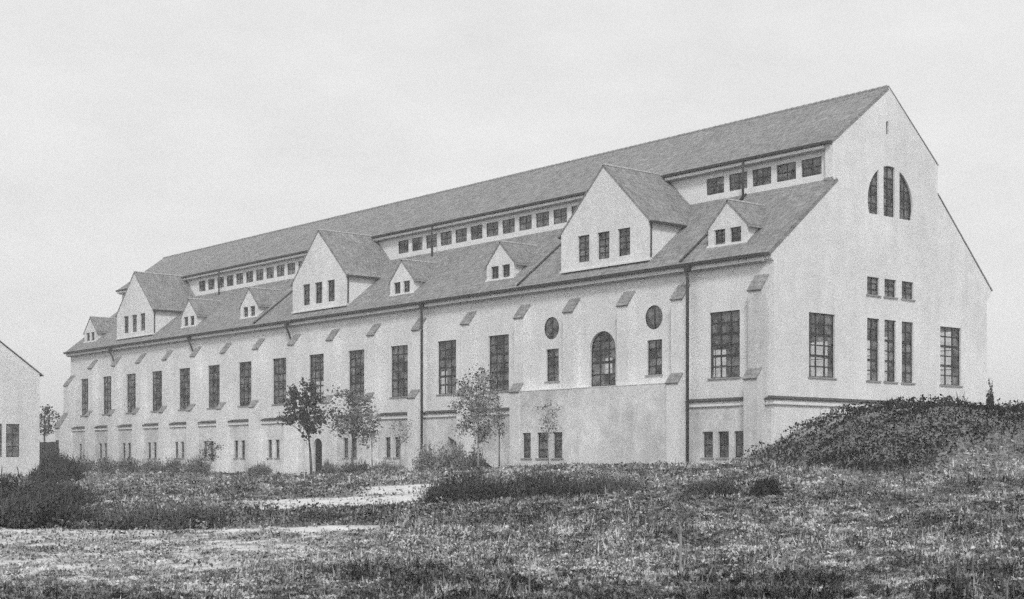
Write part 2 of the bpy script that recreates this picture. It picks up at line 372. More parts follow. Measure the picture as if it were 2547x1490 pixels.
def leaf_obj(name, chunks, parent=None):
    cos, fs, ts, off = [], {}, [], 0
    for co, f, t in chunks:
        fs.setdefault(f.shape[1], []).append(f + off); cos.append(co); ts.append(t); off += len(co)
    co = np.concatenate(cos); tone = np.concatenate(ts)
    me = bpy.data.meshes.new(name)
    me.vertices.add(len(co)); me.vertices.foreach_set('co', co.astype(np.float32).ravel())
    li = np.concatenate([np.concatenate(v).ravel() for v in fs.values()]); sizes = np.concatenate([np.full(sum(len(q) for q in v), k) for k, v in fs.items()])
    me.loops.add(len(li)); me.loops.foreach_set('vertex_index', li.astype(np.int32))
    me.polygons.add(len(sizes)); st = np.concatenate([[0], np.cumsum(sizes)[:-1]]); me.polygons.foreach_set('loop_start', st.astype(np.int32))
    me.update(calc_edges=True)
    at = me.attributes.new('tone', 'FLOAT', 'POINT'); at.data.foreach_set('value', tone.astype(np.float32))
    return put(name, me, M['leaf'], parent)
make_ground()

# ------------------------------------------------------------------ the hall
XL = -81.2; WD = 18.0; YC = 8.88
hall = thing('hall_building', (XL / 2, 9, .3), 'long pale rendered hall with steep tiled roof, gabled dormers and buttresses', 'building')
def roof_z(y): return 11.12 + .80 * y
WX = [-78.15, -73.42, -68.76, -64.02, -59.23, -54.47, -49.71, -44.84, -39.96, -35.08, -30.24, -25.3, -20.36]   # tall windows
tall = [(x, .80 if x < -77 else .92) for x in WX] + [(-3.07, .97)]
f_holes = [rect(x - h, x + h, 5.04, 8.26) for x, h in tall]
small = [rect(-16.2, -15.15, 5.4, 7.18), rect(-8.35, -7.28, 5.4, 7.18)]
circ = [disc(-15.74, 8.33, .62), disc(-7.85, 8.33, .62)]
archw = arch(-12.66, -10.66, 4.97, 7.89)
f_holes += small + circ + [archw]
long_plate('facade_wall', XL, -.45, 3.9, 10.72, f_holes, .3, FY(0), M['wall'], hall)
# basement storey, 0.22 m proud of the wall above
PY = -.22
bas = []
for x in WX:
    if abs(x + 39.96) < .1 or x > -21: continue
    c = x - .42
    if x < -77: bas.append([rect(c - .25, c + .25, 1.25, 2.5)]); continue
    bas.append([rect(c - .80, c - .22, 1.22, 2.49), rect(c + .22, c + .80, 1.22, 2.49)])
bas.append([rect(-25.3 - 1.22, -25.3 - .64, 1.22, 2.49), rect(-25.3 - .2, -25.3 + .38, 1.22, 2.49)])
bas.append([rect(-4.3, -3.63, 1.16, 2.42), rect(-3.29, -2.6, 1.16, 2.42), rect(-2.26, -1.62, 1.16, 2.42)])
doorp = arch(-39.98, -38.88, .12, 2.52)
long_plate('basement_wall', XL - .02, -.02, -2, 3.62, [h for g_ in bas for h in g_] + [doorp], .44, FY(PY), M['wall2'], hall)
# gable end
lun = [(9.15 + 1.92 * math.cos(t), 14.1 + 1.92 * math.sin(t)) for t in np.linspace(-.355, math.pi + .355, 30)]
def clip_lun(a0, a1):
    pts = [p for p in lun if a0 < p[0] < a1]; out = []
    for a in (a1, a0):
        s = span(lun, a=a)
        if s: out.append((a, s))
    q = []
    lo = 14.1 + 1.92 * math.sin(-.355)
    if a1 < 11: q += [(a1, lo), (a1, span(lun, a=a1)[1])]
    q += pts
    if a0 > 7.3: q += [(a0, span(lun, a=a0)[1]), (a0, lo)]
    return q
l1, l2, l3 = clip_lun(7.0, 8.14), clip_lun(8.56, 9.52), clip_lun(9.92, 11.5)
g_tall = [rect(2.59, 4.60, 5.05, 8.15), rect(13.55, 15.5, 5.03, 8.13)]
g_trip = [rect(7.19, 8.2, 5.03, 8.17), rect(8.64, 9.63, 5.03, 8.17), rect(10.12, 11.14, 5.03, 8.17)]
g_up = [rect(7.19, 8.2, 9.35, 10.25), rect(8.64, 9.63, 9.35, 10.25), rect(10.12, 11.14, 9.35, 10.25)]
slit = rect(8.78, 8.98, 17.62, 18.27)
gp = [(.02, -2), (WD, -2), (WD, 9.75), (18.34, 10.1), (18.48, 10.33), (13.31, 15.06), (13.33, 16.58), (YC + .12, 20.03), (YC, 19.84), (4.42, 16.58), (4.42, 14.9), (4.68, 14.66), (.02, 10.9), (-.2, 10.72), (-.2, 10.5), (.0, 10.4), (.0, 3.64), (.02, 3.6)]
plate('gable_wall', gp, g_tall + g_trip + g_up + [slit, l1, l2, l3], .45, FX(0), M['wall'], hall)
gl = plate('gable_plinth', rect(PY, WD + .2, -2, 3.62), [], .2, FX(.2), M['wall'], hall)
# far end, rear wall, floors
plate('end_wall', [(.5, -2), (17.5, -2), (17.5, 10.5), (13.2, 14.8), (13.2, 16.2), (YC, 19.7), (4.95, 16.4), (4.75, 14.6), (.5, 11.2)], [], .4, BX(XL), M['wall'], hall)
rh = [rect(x - 1.05, x + 1.05, 5.04, 8.26) for x in [-77.6, -72.6, -67.6, -49.5, -44.6, -39.6, -19.75, -15.5, -11.0, -7.3, -3.0]] + [rect(-30.3, -29.3, 7.1, 8.3)]
long_plate('rear_wall', XL, -.45, -2, 10.9, rh, .3, RY(WD), M['wall'], hall)
MB().box(XL + .4, -.46, .51, 17.49, 4.15, 4.4).build('floor', M['inner'], hall)
MB().box(XL + .4, -.46, 4.98, 12.9, 9.4, 9.5).build('loft_floor', M['inner'], hall)

def lights(poly_rect, mtx, name, cols=3, rows=6, sill=True, **k):
    a0, b0 = poly_rect[0]; a1, b1 = poly_rect[2]
    vs = [a0 + (a1 - a0) * i / cols for i in range(1, cols)]
    hs = [b0 + (b1 - b0) * i / rows for i in range(1, rows)]
    heavy = [hs[rows // 3 - 1], hs[2 * rows // 3 - 1]] if rows >= 6 else []
    return window(name, poly_rect, mtx, hall, vs, [h for h in hs if h not in heavy], heavy, sill=sill, **k)
for h in f_holes[:14]: lights(h, FY(0), 'tall_window')
for h in small: lights(h, FY(0), 'small_window', 2, 4)
for (cx, cz), p in zip(((-15.72, 8.33), (-7.83, 8.33)), circ): window('round_window', p, FY(0), hall, [cx], [cz], fw=.05, rec=.02)
window('arched_window', archw, FY(0), hall, [-12.0, -11.32], [5.6, 6.9, 7.4], [6.25, ], sill=True, rec=.14)
for g_ in bas:
    for h in g_: lights(h, FY(PY), 'basement_window', 1, 2, rec=.12, fw=.06)
for h in g_tall: lights(h, FX(0), 'tall_window')
for h in g_trip: lights(h, FX(0), 'narrow_window', 2, 6)
for h in g_up: lights(h, FX(0), 'upper_window', 2, 3)
for h in (l1, l2, l3): window('lunette_window', h, FX(0), hall, [sum((min(p[0] for p in h), max(p[0] for p in h))) / 2], [14.0, 14.9, 15.4], [14.45], fw=.06)
window('slit_window', slit, FX(0), hall, fw=.03)
for h in rh: lights(h, RY(WD), 'rear_window', 2, 3, sill=False, fw=.05, bw_=.025)
# door
d = plate('door', inset(doorp, .003), [], .06, FY(PY + .16), M['door'], hall)
MB().box(-39.12, -39.06, PY + .11, PY + .155, 1.15, 1.3).build('handle', M['grey'], d)

# string course: dark tiled offset on a white band, broken by the buttresses
BT = [-.72, -5.75, -9.62, -13.82, -17.95, -22.83, -27.77, -32.66, -37.5, -42.4, -47.28, -52.1, -56.85, -61.6, -66.4, -71.1, -75.8, -80.7]
def offset_strip(x0, x1):
    s = MB().prism([(x0, 0.0, 4.06), (x0, PY - .13, 3.93), (x0, PY - .13, 3.87), (x0, 0.0, 3.87)], (x1 - x0, 0, 0)); c = s.build('string_course', M['gutter'], hall)
    MB().box(x0, x1, PY - .05, -.002, 3.66, 3.868).build('band', M['white'], c)
    MB().box(x0, x1, PY - .08, -.002, 3.622, 3.658).build('moulding', M['grey'], c)
for i in range(len(BT) - 1):
    if i in (1, 2, 3): continue
    offset_strip(BT[i + 1] + .42, BT[i] - .42)
offset_strip(-.29, .0)
c = MB().prism([(0.0, -.4, 4.06), (.33, -.4, 3.93), (.33, -.4, 3.87), (0.0, -.4, 3.87)], (0, WD + .8, 0)).build('string_course', M['gutter'], hall)
MB().box(.002, .26, -.30, WD + .3, 3.66, 3.868).build('band', M['white'], c)
MB().box(.002, .29, -.32, WD + .3, 3.622, 3.658).build('moulding', M['grey'], c)
# buttresses
def buttress(x, d1, d2, hw=.40, low=True, zt=9.74, zc=9.06, zl=5.30, zb=4.88):
    mb = MB()
    zbot = 4.6 if not low else -2
    if low:
        mb.prism([(x - hw, 0, zt - .03), (x - hw, -d1, zc), (x - hw, -d1, zl - .01), (x - hw, -d2, zb), (x - hw, -d2, -2), (x - hw, 0, -2)], (2 * hw, 0, 0))
    else:
        mb.prism([(x - hw, 0, zt - .03), (x - hw, -d1, zc), (x - hw, -d1, zbot), (x - hw, 0, zbot)], (2 * hw, 0, 0))
    b = mb.build('buttress', M['butt'] if x > -2 else M['wall'], hall)
    def cap(y0, z0, y1, z1, nm):
        e = .02; n = Vector((0, -(z0 - z1), (y0 - y1))).normalized() * .06
        MB().prism([(x - hw - e, y0, z0), (x - hw - e, y1 - .05, z1 - .05 * (z0 - z1) / max(.1, y0 - y1)), (x - hw - e, y1 - .05 + n.y, z1 - .05 + n.z), (x - hw - e, y0 + n.y * 0, z0 + .08)], (2 * (hw + e), 0, 0)).build(nm, M['cap'], b)
    cap(0, zt, -d1, zc, 'cap')
    if low: cap(-d1, zl, -d2, zb, 'cap')
for i, x in enumerate(BT):
    if i == len(BT) - 1: buttress(x, .67, 1.46, .5, True, 8.6, 7.75, 5.2, 3.95)
    else: buttress(x, .52, .85, .41, i not in (2, 3), )
# projecting block in the middle bays
bw_poly = [rect(-17.3, -16.61, 1.15, 2.55), rect(-16.06, -15.17, 1.15, 2.55), rect(-14.73, -13.99, 1.15, 2.55)]
blk = plate('projecting_block', rect(-17.6, -6.12, -2, 4.86), bw_poly, .55, FY(-.78), M['wall2'], hall)
MB().prism([(-17.6, -.80, 4.862), (-17.6, -.80, 4.90), (-17.6, -.001, 4.955), (-17.6, -.001, 4.862)], (11.45, 0, 0)).build('coping', M['wall'], blk)
for h in bw_poly: lights(h, FY(-.78), 'basement_window', 1, 3, rec=.1, fw=.06)

# cornice, gutter, roofs
MB().box(XL - .25, -.455, -.34, -.002, 10.42, 10.70).build('cornice', M['white'], hall)
MB().box(XL - .25, -.455, -.24, -.002, 10.36, 10.415).build('cornice_shade_strip', M['grey'], hall)  # grey strip painted in for the shade line below the cornice
def slab(name, quad, t, mat, parent=hall):
    q = [Vector(p) for p in quad]; n = (q[1] - q[0]).cross(q[2] - q[0]).normalized()
    if n.z > 0: n = -n
    return MB().prism(q, n * t).build(name, mat, parent)
def rz(y): return roof_z(y)
lr = slab('lower_roof', [(XL - .3, -.42, rz(-.42)), (.03, -.42, rz(-.42)), (.03, 4.72, rz(4.72)), (XL - .3, 4.72, rz(4.72))], .18, M['tx'])
g1 = MB()
for k in range(1):
    pr = [(0, -.58, .0), (0, -.56, -.13), (0, -.47, -.17), (0, -.40, -.14), (0, -.40, .0)]
    g1.prism([(XL - .32, y, rz(-.42) - .02 + z) for _, y, z in pr], (81.22, 0, 0))
g1.build('gutter', M['gutter'], hall)
MB().prism([(.03, 18.50, 10.34), (.03, 13.33, 15.09), (.03, 13.33, 15.16), (.03, 18.55, 10.41)], (-.47, 0, 0)).build('verge', M['tx'], hall)
MB().prism([(.03, 13.36, 16.60), (.03, YC + .1, 20.06), (.03, YC + .1, 20.11), (.03, 13.38, 16.65)], (-.47, 0, 0)).build('verge', M['grey'], hall)
slab('rear_lower_roof', [(XL - .3, 18.5, 10.25), (-.452, 18.5, 10.25), (-.452, 13.3, 15.0), (XL - .3, 13.3, 15.0)], .07, M['tx'])
UZ0, UZ1, UY = 16.66, 20.03, 4.26
slab('upper_roof', [(XL + .35, UY, UZ0), (.03, UY, UZ0), (.03, YC, UZ1), (XL + .35, YC, UZ1)], .16, M['tx'])
slab('upper_roof', [(XL + .35, 13.6, 16.35), (-.452, 13.6, 16.35), (-.452, YC + .001, UZ1), (XL + .35, YC + .001, UZ1)], .07, M['tx'])
rt = MB(); x = XL + .35
while x < -.3:
    rt.tube([(x, YC, UZ1 - .01), (x + .42, YC, UZ1 + .03)], .08, 6); x += .40
rt.build('ridge_tiles', M['grey'], hall)
# clerestory
DX = [-11.7, -39.85, -68.4]; SX = [-3.42, -20.95, -30.82, -50.2, -59.65, -78.35]
cl = [(-8.55 + 1.60 * i, -7.29 + 1.60 * i) for i in range(5)]
cl += [(-36.99 + 1.608 * i, -35.76 + 1.608 * i) for i in range(14)]
cl += [(-65.85 + 1.585 * i, -64.68 + 1.585 * i) for i in range(15)]
cl += [(-79.6 + 1.6 * i, -78.4 + 1.6 * i) for i in range(5)]
ch = [rect(a, b, 15.20, 16.08) for a, b in cl]
long_plate('clerestory_wall', XL + .5, -.452, 14.88, 16.62, ch, .22, FY(4.70), M['white'], hall)
MB().box(XL + .5, -.452, 13.25, 13.45, 14.9, 16.5).build('rear_clerestory_wall', M['white'], hall)
for h in ch: lights(h, FY(4.70), 'clerestory_window', 2, 2, sill=False, rec=.07, fw=.05, dep=.06)
xs = [-.452] + DX + [XL + .3]
for i in range(4):
    x1 = xs[i] - (-.45 if i == 0 else .45); x0 = xs[i + 1] + (.45 if i < 3 else 0)
    g_ = MB().prism([(x0, UY - .12, UZ0 - .01), (x0, UY - .11, UZ0 - .12), (x0, UY - .02, UZ0 - .16), (x0, UY + .03, UZ0 - .14), (x0, UY + .03, UZ0 - .01)], (x1 - x0, 0, 0)).build('upper_gutter', M['gutter'], hall)
    x1 = min(x1, -.452); MB().box(x0, x1, UY + .03, 4.695, UZ0 - .30, UZ0 - .17).build('soffit', M['white'], g_)
    MB().box(x0, x1, UY + .22, 4.694, UZ0 - .36, UZ0 - .303).build('moulding', M['grey'], g_)
# big dormers
def gable_dormer(xc, yf, hw, zb, zs, za, name, wins, ext, mat_roof, zr, thick=.3, eave=.2, yb=4.72, wz=None, pipe=False, cols=2, rows=3):
    pitch = (za - zs) / hw
    dz = .11; poly = [(xc - hw, zb), (xc + hw, zb), (xc + hw, zs - dz), (xc, za - dz), (xc - hw, zs - dz)]
    holes = [rect(xc + a, xc + b, wz[0], wz[1]) for a, b in wins]
    d = plate(name, poly, holes, thick, FY(yf), M['wall'], hall)
    for h in holes:
        a0, b0 = h[0]; a1, b1 = h[2]
        window('window', h, FY(yf), d, [a0 + (a1 - a0) * i / cols for i in range(1, cols)], [b0 + (b1 - b0) * i / rows for i in range(1, rows)], [], rec=.12, fw=.06, pane=False)
        me = bpy.data.meshes.new('pane'); me.from_pydata([(a0, yf + .165, b0), (a1, yf + .165, b0), (a1, yf + .165, b1), (a0, yf + .165, b1)], [], [(0, 1, 2, 3)]); put('pane', me, M['glass'], d)
    MB().box(xc - hw - .05, xc + hw + .05, yf - .06, yf + .0 - .002, zb - .02, zb + .08).build('base_flashing', M['white'], d)
    zrr = za + .03; y0 = yf - .03
    yr_ = min(yb, (zrr - 11.12) / .80)
    MB().tube([(xc, y0, zrr + .0), (xc, yr_, zrr + .0)], .07, 6).build('ridge_tiles', M['ridge'], d)
    for s in (-1, 1):
        q = [(xc, y0, zrr), (xc, yb, zrr), (xc + s * (hw + eave), yb, zrr - pitch * (hw + eave)), (xc + s * (hw + eave), y0, zrr - pitch * (hw + eave))]
        if s < 0: q = [(xc - .001, p[1], p[2]) if p[0] == xc else p for p in q]
        slab('dormer_roof', q, .10, mat_roof, d)
        ze = zrr - pitch * hw - .18; ye = (ze - 11.12) / .80; yc_ = yf + thick + .002
        ck = MB().prism([(xc + s * (hw - .16), yc_, roof_z(yc_) - .15), (xc + s * (hw - .16), yc_, ze + .12), (xc + s * (hw - .16), ye + .35, ze + .12)], (s * .14, 0, 0)).build('cheek', M['white'], d)
        ge = zrr - pitch * (hw + eave); yg = (ge - 11.12) / .80
        MB().box(xc + s * (hw + eave) - .06, xc + s * (hw + eave) + .06, y0, yg + .1, ge - .13, ge - .035).build('dormer_gutter', M['gutter'] if pipe else M['grey'], d)
    if pipe:
        MB().tube([(xc + hw + .03, yf + .18, zs - .1), (xc + hw + .03, yf + .16, zb + .2)], .05).build('dormer_downpipe', M['gutter'], d)
    return d
for x in DX:
    gable_dormer(x, .10, 3.36, 11.32, 13.52, 16.74, 'large_dormer', [(-2.02, -1.10), (-.46, .46), (1.10, 2.02)], .2, M['ty'], .10, wz=(11.74, 13.18), pipe=True, rows=4)
for x in SX:
    gable_dormer(x, .60, 1.26, 11.56, 12.56, 13.78, 'small_dormer', [(-.86, -.14), (.16, .88)], .2, M['ty'], .08, yb=3.5, wz=(11.66, 12.4), thick=.22, eave=.16)
# pipes
def pipe(pts, r=.075, name='downpipe', head=None):
    p = MB().tube(pts, r, 8).build(name, M['gutter'], hall, True)
    if head:
        x, y, z = head; MB().prism([(x - .2, y - .16, z), (x + .2, y - .16, z), (x + .1, y - .1, z - .35), (x - .1, y - .1, z - .35)], (0, .26, 0)).build('hopper', M['gutter'], p)
    return p
for x, zb in ((-5.1, .3), (-27.25, 2.0), (-43.1, 1.0), (-57.6, 1.0), (-71.9, 1.0)):
    xb = min(BT, key=lambda b: abs(b - x)) - .62
    if x == -5.1 or x == -27.25:
        pipe([(x, -.5, 10.62), (x, -.5, 10.35), (x, PY - .22, 9.9), (x, PY - .22, -.4)], head=(x, -.46, 10.7))
    else:
        pipe([(x, -.5, 10.62), (x, -.5, 10.3), (x, -.30, 9.95), (xb, -.12, 9.35), (xb, -.12, 5.4), (xb, -.12, 4.1), (xb, PY - .1, 3.95), (xb, PY - .1, -.4)], head=(x, -.46, 10.7))
for x in (-5.7, -18.3, -47.9):
    pipe([(x, 4.6, roof_z(4.6) + .07), (x, -.35, roof_z(-.35) + .07)], .06, 'roof_pipe')
for x in (-5.58, -32.47, -61.5):
    pipe([(x, UY - .02, UZ0 - .1), (x, UY - .02, roof_z(UY) + .03)], .06, 'clerestory_downpipe')

# ------------------------------------------------------------------ neighbour building at the left
nb = thing('gabled_building', (-66, -15, 0), 'pale gabled building cut off by the left edge', 'building')
nx = -65.6; yr, ye = -15.4, -9.1
npoly = [(-21.7, -1), (ye, -1), (ye, 7.75), (yr, 12.45), (-21.7, 7.75)]
nh = [rect(-11.72, -10.68, 1.28, 3.83), rect(-13.07, -12.03, 1.28, 3.83), rect(-14.42, -13.38, 1.28, 3.83)]
plate('gable_wall', npoly, nh, .35, FX(nx), M['wall'], nb)
MB().box(nx - 22, nx - .352, ye - .35, ye, -1, 7.6).build('side_wall', M['wall'], nb)
MB().box(nx - 22, nx - .352, -21.7, -21.35, -1, 7.6).build('side_wall', M['wall'], nb)
for h in nh:
    a0, b0 = h[0]; a1, b1 = h[2]
    window('window', h, FX(nx), nb, [(a0 + a1) / 2], [2.1, 3.0], [], sill=False)
for s in (1, -1):
    q = [(nx + .1, yr, 12.58), (nx - 22, yr, 12.58), (nx - 22, yr + s * 6.5, 12.58 - 6.5 * .746), (nx + .1, yr + s * 6.5, 12.58 - 6.5 * .746)]
    slab('roof', q, .05, M['tx'], nb)
MB().box(nx - 22, nx + .05, ye + .20, ye + .30, 7.58, 7.70).build('gutter', M['gutter'], nb)
MB().box(nx - 21, nx - .5, -21, -9.6, 0, .15).build('floor', M['inner'], nb)

gt = thing('wooden_gate', (-78.9, -3.1, 0), 'tall dark board gate between the two buildings', 'gate')
ga = Vector((-79.25, -3.75, 0)); gb = Vector((-78.15, -2.5, 0)); gdv = (gb - ga).normalized(); gn = Vector((gdv.y, -gdv.x, 0))
for p in (ga, gb): MB().box(p.x - .09, p.x + .09, p.y - .09, p.y + .09, -.3, 2.8).build('post', M['dwood'], gt)
bd = MB(); nB = 9
for i in range(nB):
    a = ga + gdv * (.12 + (1.42) * i / nB); b = a + gdv * .145; zt = 2.62 + .05 * random.random()
    bd.prism([(a.x, a.y, .0), (b.x, b.y, .0), (b.x, b.y, zt), (a.x, a.y, zt)], gn * .03)
bd.build('boards', M['dwood'], gt)

# ------------------------------------------------------------------ trees, bushes
def crown_chunks(pts, n, spread, size, tone, dtone):
    pts = np.array(pts); idx = rng.integers(0, len(pts), n)
    P = pts[idx] + rng.normal(size=(n, 3)) * spread
    cl_t = rng.random(len(pts))[idx]
    t = tone * (1 + dtone * (cl_t - .5) * 2 + dtone * .8 * (rng.random(n) - .5))
    return leaves_mesh('x', P, size * (.6 + .8 * rng.random(n)), np.clip(t, .02, .8))
def tree(name, label, x, y, hgt, z0, cw, tone, n, lsize, trunk_r, mat='bark', fork=None, spread=.16, tips=26, lean=(0, 0), seed=0, stems=1, dtone=.35, group=None, off=(0, 0)):
    rd = random.Random(seed); b0 = float(height(x, y)) - .08
    t = thing(name, (x, y, b0), label, 'tree', group)
    mb = MB(); ends = []; zc = (z0 + hgt) / 2; rzz = (hgt - z0) / 2
    fz = fork if fork else z0 - .1
    top = Vector((x + lean[0], y + lean[1], fz))
    mid = Vector((x + lean[0] * .35, y + lean[1] * .35, b0 + (fz - b0) * .5))
    mb.tube([(x, y, b0), mid, top], [trunk_r * 1.2, trunk_r, trunk_r * .85], 8)
    leader = Vector((x + lean[0] * 1.2 + off[0] * .6, y + lean[1] * 1.2 + off[1] * .6, hgt - .25)); pm = top.lerp(leader, .5) + Vector((rd.uniform(-.1, .1), rd.uniform(-.1, .1), 0))
    mb.tube([top, pm, leader], [trunk_r * .8, trunk_r * .5, trunk_r * .15], 6)
    nl = max(5, tips // 4)
    for i in range(nl):
        k = i / nl; base = top.lerp(pm, k * 2) if k < .5 else pm.lerp(leader, k * 2 - 1)
        a = i * 2.4 + rd.uniform(-.4, .4); zz = z0 + (hgt - z0) * (.15 + .8 * (i + .5) / nl)
        e = math.sqrt(max(.1, 1 - ((zz - zc) / (rzz * 1.05)) ** 2)); rr = cw / 2 * e * rd.uniform(.65, 1.0)
        tip = Vector((x + lean[0] + off[0] + rr * math.cos(a), y + lean[1] + off[1] + rr * math.sin(a), zz))
        m1 = base.lerp(tip, .5) + Vector((0, 0, .12)); mb.tube([base, m1, tip], [trunk_r * .45, trunk_r * .3, trunk_r * .1], 5)
        ends.append(tip)
        for j in range(4):
            s = rd.uniform(.3, 1.0); bp = base.lerp(tip, s) + Vector((0, 0, .1 * (1 - s)))
            q = bp + Vector((rd.gauss(0, 1), rd.gauss(0, 1), rd.gauss(0, .8))).normalized() * rd.uniform(.25, .55) * min(1, cw / 2)
            mb.tube([bp, q], [trunk_r * .16, trunk_r * .06], 4); ends.append(q)
    mb.build('trunk', M[mat], t, True)
    leaf_obj('crown', [crown_chunks(ends, n, spread, lsize, tone, dtone)], t)
    return t
tree('fruit_tree', 'dark leafy young tree with forked trunk in front of the arched door', -31.15, -5.9, 5.75, 2.45, 2.9, .085, 1900, .21, .08, 'bark', fork=1.55, tips=48, spread=.16, lean=(-.05, -.05), seed=3, off=(-.35, -.42))
tree('fruit_tree', 'mid grey leafy tree right of the dark forked tree', -26.5, -6.0, 5.0, 2.1, 2.8, .22, 2000, .18, .07, 'bark', fork=2.0, tips=44, spread=.22, seed=5, dtone=.5)
tree('sapling', 'slim pale sapling with thin trunk just right of the mid grey tree', -24.5, -6.0, 4.0, 1.8, .7, .24, 260, .12, .035, 'palebark', tips=16, spread=.12, seed=7)
tree('sapling', 'faint sparse sapling before the paired basement windows right of centre', -21.7, -6.0, 3.4, 1.9, 1.2, .24, 330, .10, .025, 'palebark', tips=18, spread=.16, seed=9)
tree('blossom_tree', 'tall pale leafed tree with slender trunk near the projecting block', -14.6, -6.1, 5.55, 1.7, 2.6, .28, 3900, .13, .05, 'palebark', fork=1.9, tips=60, spread=.22, seed=12, dtone=.8)
tree('sapling', 'upright sapling with dark narrow crown right of the pale tree', -13.0, -6.0, 3.9, 2.2, .6, .13, 330, .10, .035, 'bark', tips=16, spread=.11, seed=14)
tree('sapling', 'thin sparse sapling in front of three basement windows', -9.2, -6.0, 3.8, 2.2, 1.3, .17, 300, .11, .022, 'palebark', tips=18, spread=.14, seed=16)
tree('sapling', 'small dark sapling leaning right before the far part of the facade', -44.6, -6.0, 2.4, .9, 1.3, .10, 420, .13, .03, 'bark', tips=20, spread=.13, lean=(.35, .3), seed=18)
tree('roadside_tree', 'dark tree peeping out behind the left building beside the gate', -92.7, 2.2, 6.1, 3.4, 2.6, .08, 900, .22, .1, 'bark', tips=40, spread=.2, seed=21)
def bush(label, u, v, rx, ry, h, tone, n, ls, seed, stems=True, name='bush', cat='bush', blades=.25, group=None):
    x, y = G(u, v); z = float(height(x, y)); t = thing(name, (x, y, z), label, cat, group)
    rd = np.random.default_rng(seed)
    k = 26; a = rd.random(k) * 6.283; r = np.sqrt(rd.random(k)); cx = r * np.cos(a) * rx * .8; cy = r * np.sin(a) * ry * .8
    hh = h * (1 - .55 * r ** 2) * (.65 + .5 * rd.random(k))
    idx = rd.integers(0, k, n); f = rd.random(n) ** .7
    U = u + cx[idx] + rd.normal(size=n) * rx * .16; V = v + cy[idx] + rd.normal(size=n) * ry * .16
    X, Y = G(U, V); Z = height(X, Y) + hh[idx] * f + rd.normal(size=n) * .05
    tn = tone * (.7 + .6 * rd.random(k))[idx] * (.75 + .5 * rd.random(n)); P = np.stack([X, Y, Z], -1)
    ch = [leaves_mesh('l', P, ls * (.6 + .8 * rd.random(n)), tn)]
    nb_ = int(n * blades)
    if nb_: ch.append(leaves_mesh('b', P[:nb_], ls * 2.2 * (.6 + .8 * rd.random(nb_)), tn[:nb_] * 1.2, blade=True))
    leaf_obj('foliage', ch, t)
    if stems and h > .6:
        mb = MB()
        for i in range(7):
            X1, Y1 = G(u + cx[i] * .3, v + cy[i] * .3); X2, Y2 = G(u + cx[i], v + cy[i]); z1 = float(height(X1, Y1)) - .05
            mb.tube([(X1, Y1, z1), ((X1 * .6 + X2 * .4), (Y1 * .6 + Y2 * .4), z1 + hh[i] * .5), (X2, Y2, z1 + hh[i] * .85)], [.03, .02, .008], 5)
        mb.build('stem', M['bark'], t)
    return t
GB = 'dark bushes at the left edge'
bush('large dark bush at the left edge before the gabled building', -14.4, 41, 1.9, 2.4, 1.2, .085, 4200, .13, 1, group=GB)
bush('dark bush in front of the large dark bush at the left edge', -11.9, 36.0, 1.7, 1.3, .8, .085, 3800, .12, 2, group=GB)
bush('dark bush with pale gaps inward of the bushes at the left edge', -15.4, 47.5, 1.6, 2.2, .95, .075, 3600, .13, 3, group=GB)
bush('low dark bush trailing right from the left edge bushes', -8.6, 35.6, 1.7, 1.0, .5, .12, 1700, .11, 4, group=GB)
bush('dark shrub filling the gap before the wooden gate', -27.2, 86, 1.5, 2.0, 1.45, .06, 3200, .2, 5)
bush('low dark bush spreading below the pale tree', -1.5, 43.6, 1.35, 1.2, .8, .09, 3800, .10, 6)
bush('low dark bush just right of the one below the pale tree', .7, 43.8, 1.5, 1.1, .72, .085, 3000, .10, 7)
bush('low grey bush tailing off toward the middle of the field', 2.9, 44.0, 1.5, 1.0, .5, .12, 2200, .10, 8)
bush('small solid dark clump standing alone right of centre field', 6.95, 39.6, .5, .5, .5, .055, 1300, .09, 9)
bush('low scrubby bush beside the small solid dark clump', 5.6, 40.5, 1.1, .8, .42, .09, 1300, .09, 10)
bush('slim dark shrub on the mound beside the right corner of the hall', 22.35, 67.2, .2, .2, 1.75, .05, 650, .12, 11)
for i, (px, top, w_, tn, lb) in enumerate(((150, 1118, 40, .11, 'dark shrub at the foot of the far corner buttress'), (205, 1120, 40, .14, 'shrub before the single slit basement window'), (262, 1124, 40, .16, 'shrub below the second basement window from the left end'),
        (318, 1128, 40, .14, 'low dark shrub below the third basement window from the left end'), (372, 1127, 36, .19, 'thin shrub below the fourth basement window from the left end'), (432, 1126, 42, .16, 'shrub below the fifth basement window from the left end'),
        (487, 1124, 34, .2, 'pale shrub at the foot of the leaning dark sapling'), (640, 1144, 30, .2, 'little weed clump left of the arched door'), (815, 1141, 34, .2, 'small bush just right of the arched door'),
        (872, 1138, 44, .24, 'pale weedy bush under the mid grey leafy tree'), (950, 1136, 46, .26, 'pale bush below the first windows right of the grey tree'), (1050, 1098, 40, .28, 'tall pale weeds before the downpipe by the pale tree'),
        (1110, 1080, 44, .30, 'tallest pale weedy bush left of the pale tree trunk'), (1165, 1108, 34, .26, 'pale weedy bush at the foot of the pale tree'))):
    X = px * 1.0107; yy = -4.2; 
    # foot of the wall: intersect the sight line with a line 4.2 m before the facade
    dx = DV[0] + RV[0] * (X - 1273.5) / 3578; dy = DV[1] + RV[1] * (X - 1273.5) / 3578; tt = (yy - CAM[1]) / dy
    gx, gy = CAM[0] + tt * dx, yy; u_, v_ = uv_of(gx, gy); gz = float(height(gx, gy)); h_ = (1146 - top * 1.0107) / 3578 * v_ + 1 - gz
    bush(lb, float(u_), float(v_), w_ / 3578 * v_, .9, max(.5, h_), tn, 900 if tn < .2 else 1300, .15, 40 + i, group='shrubs along the foot of the facade')

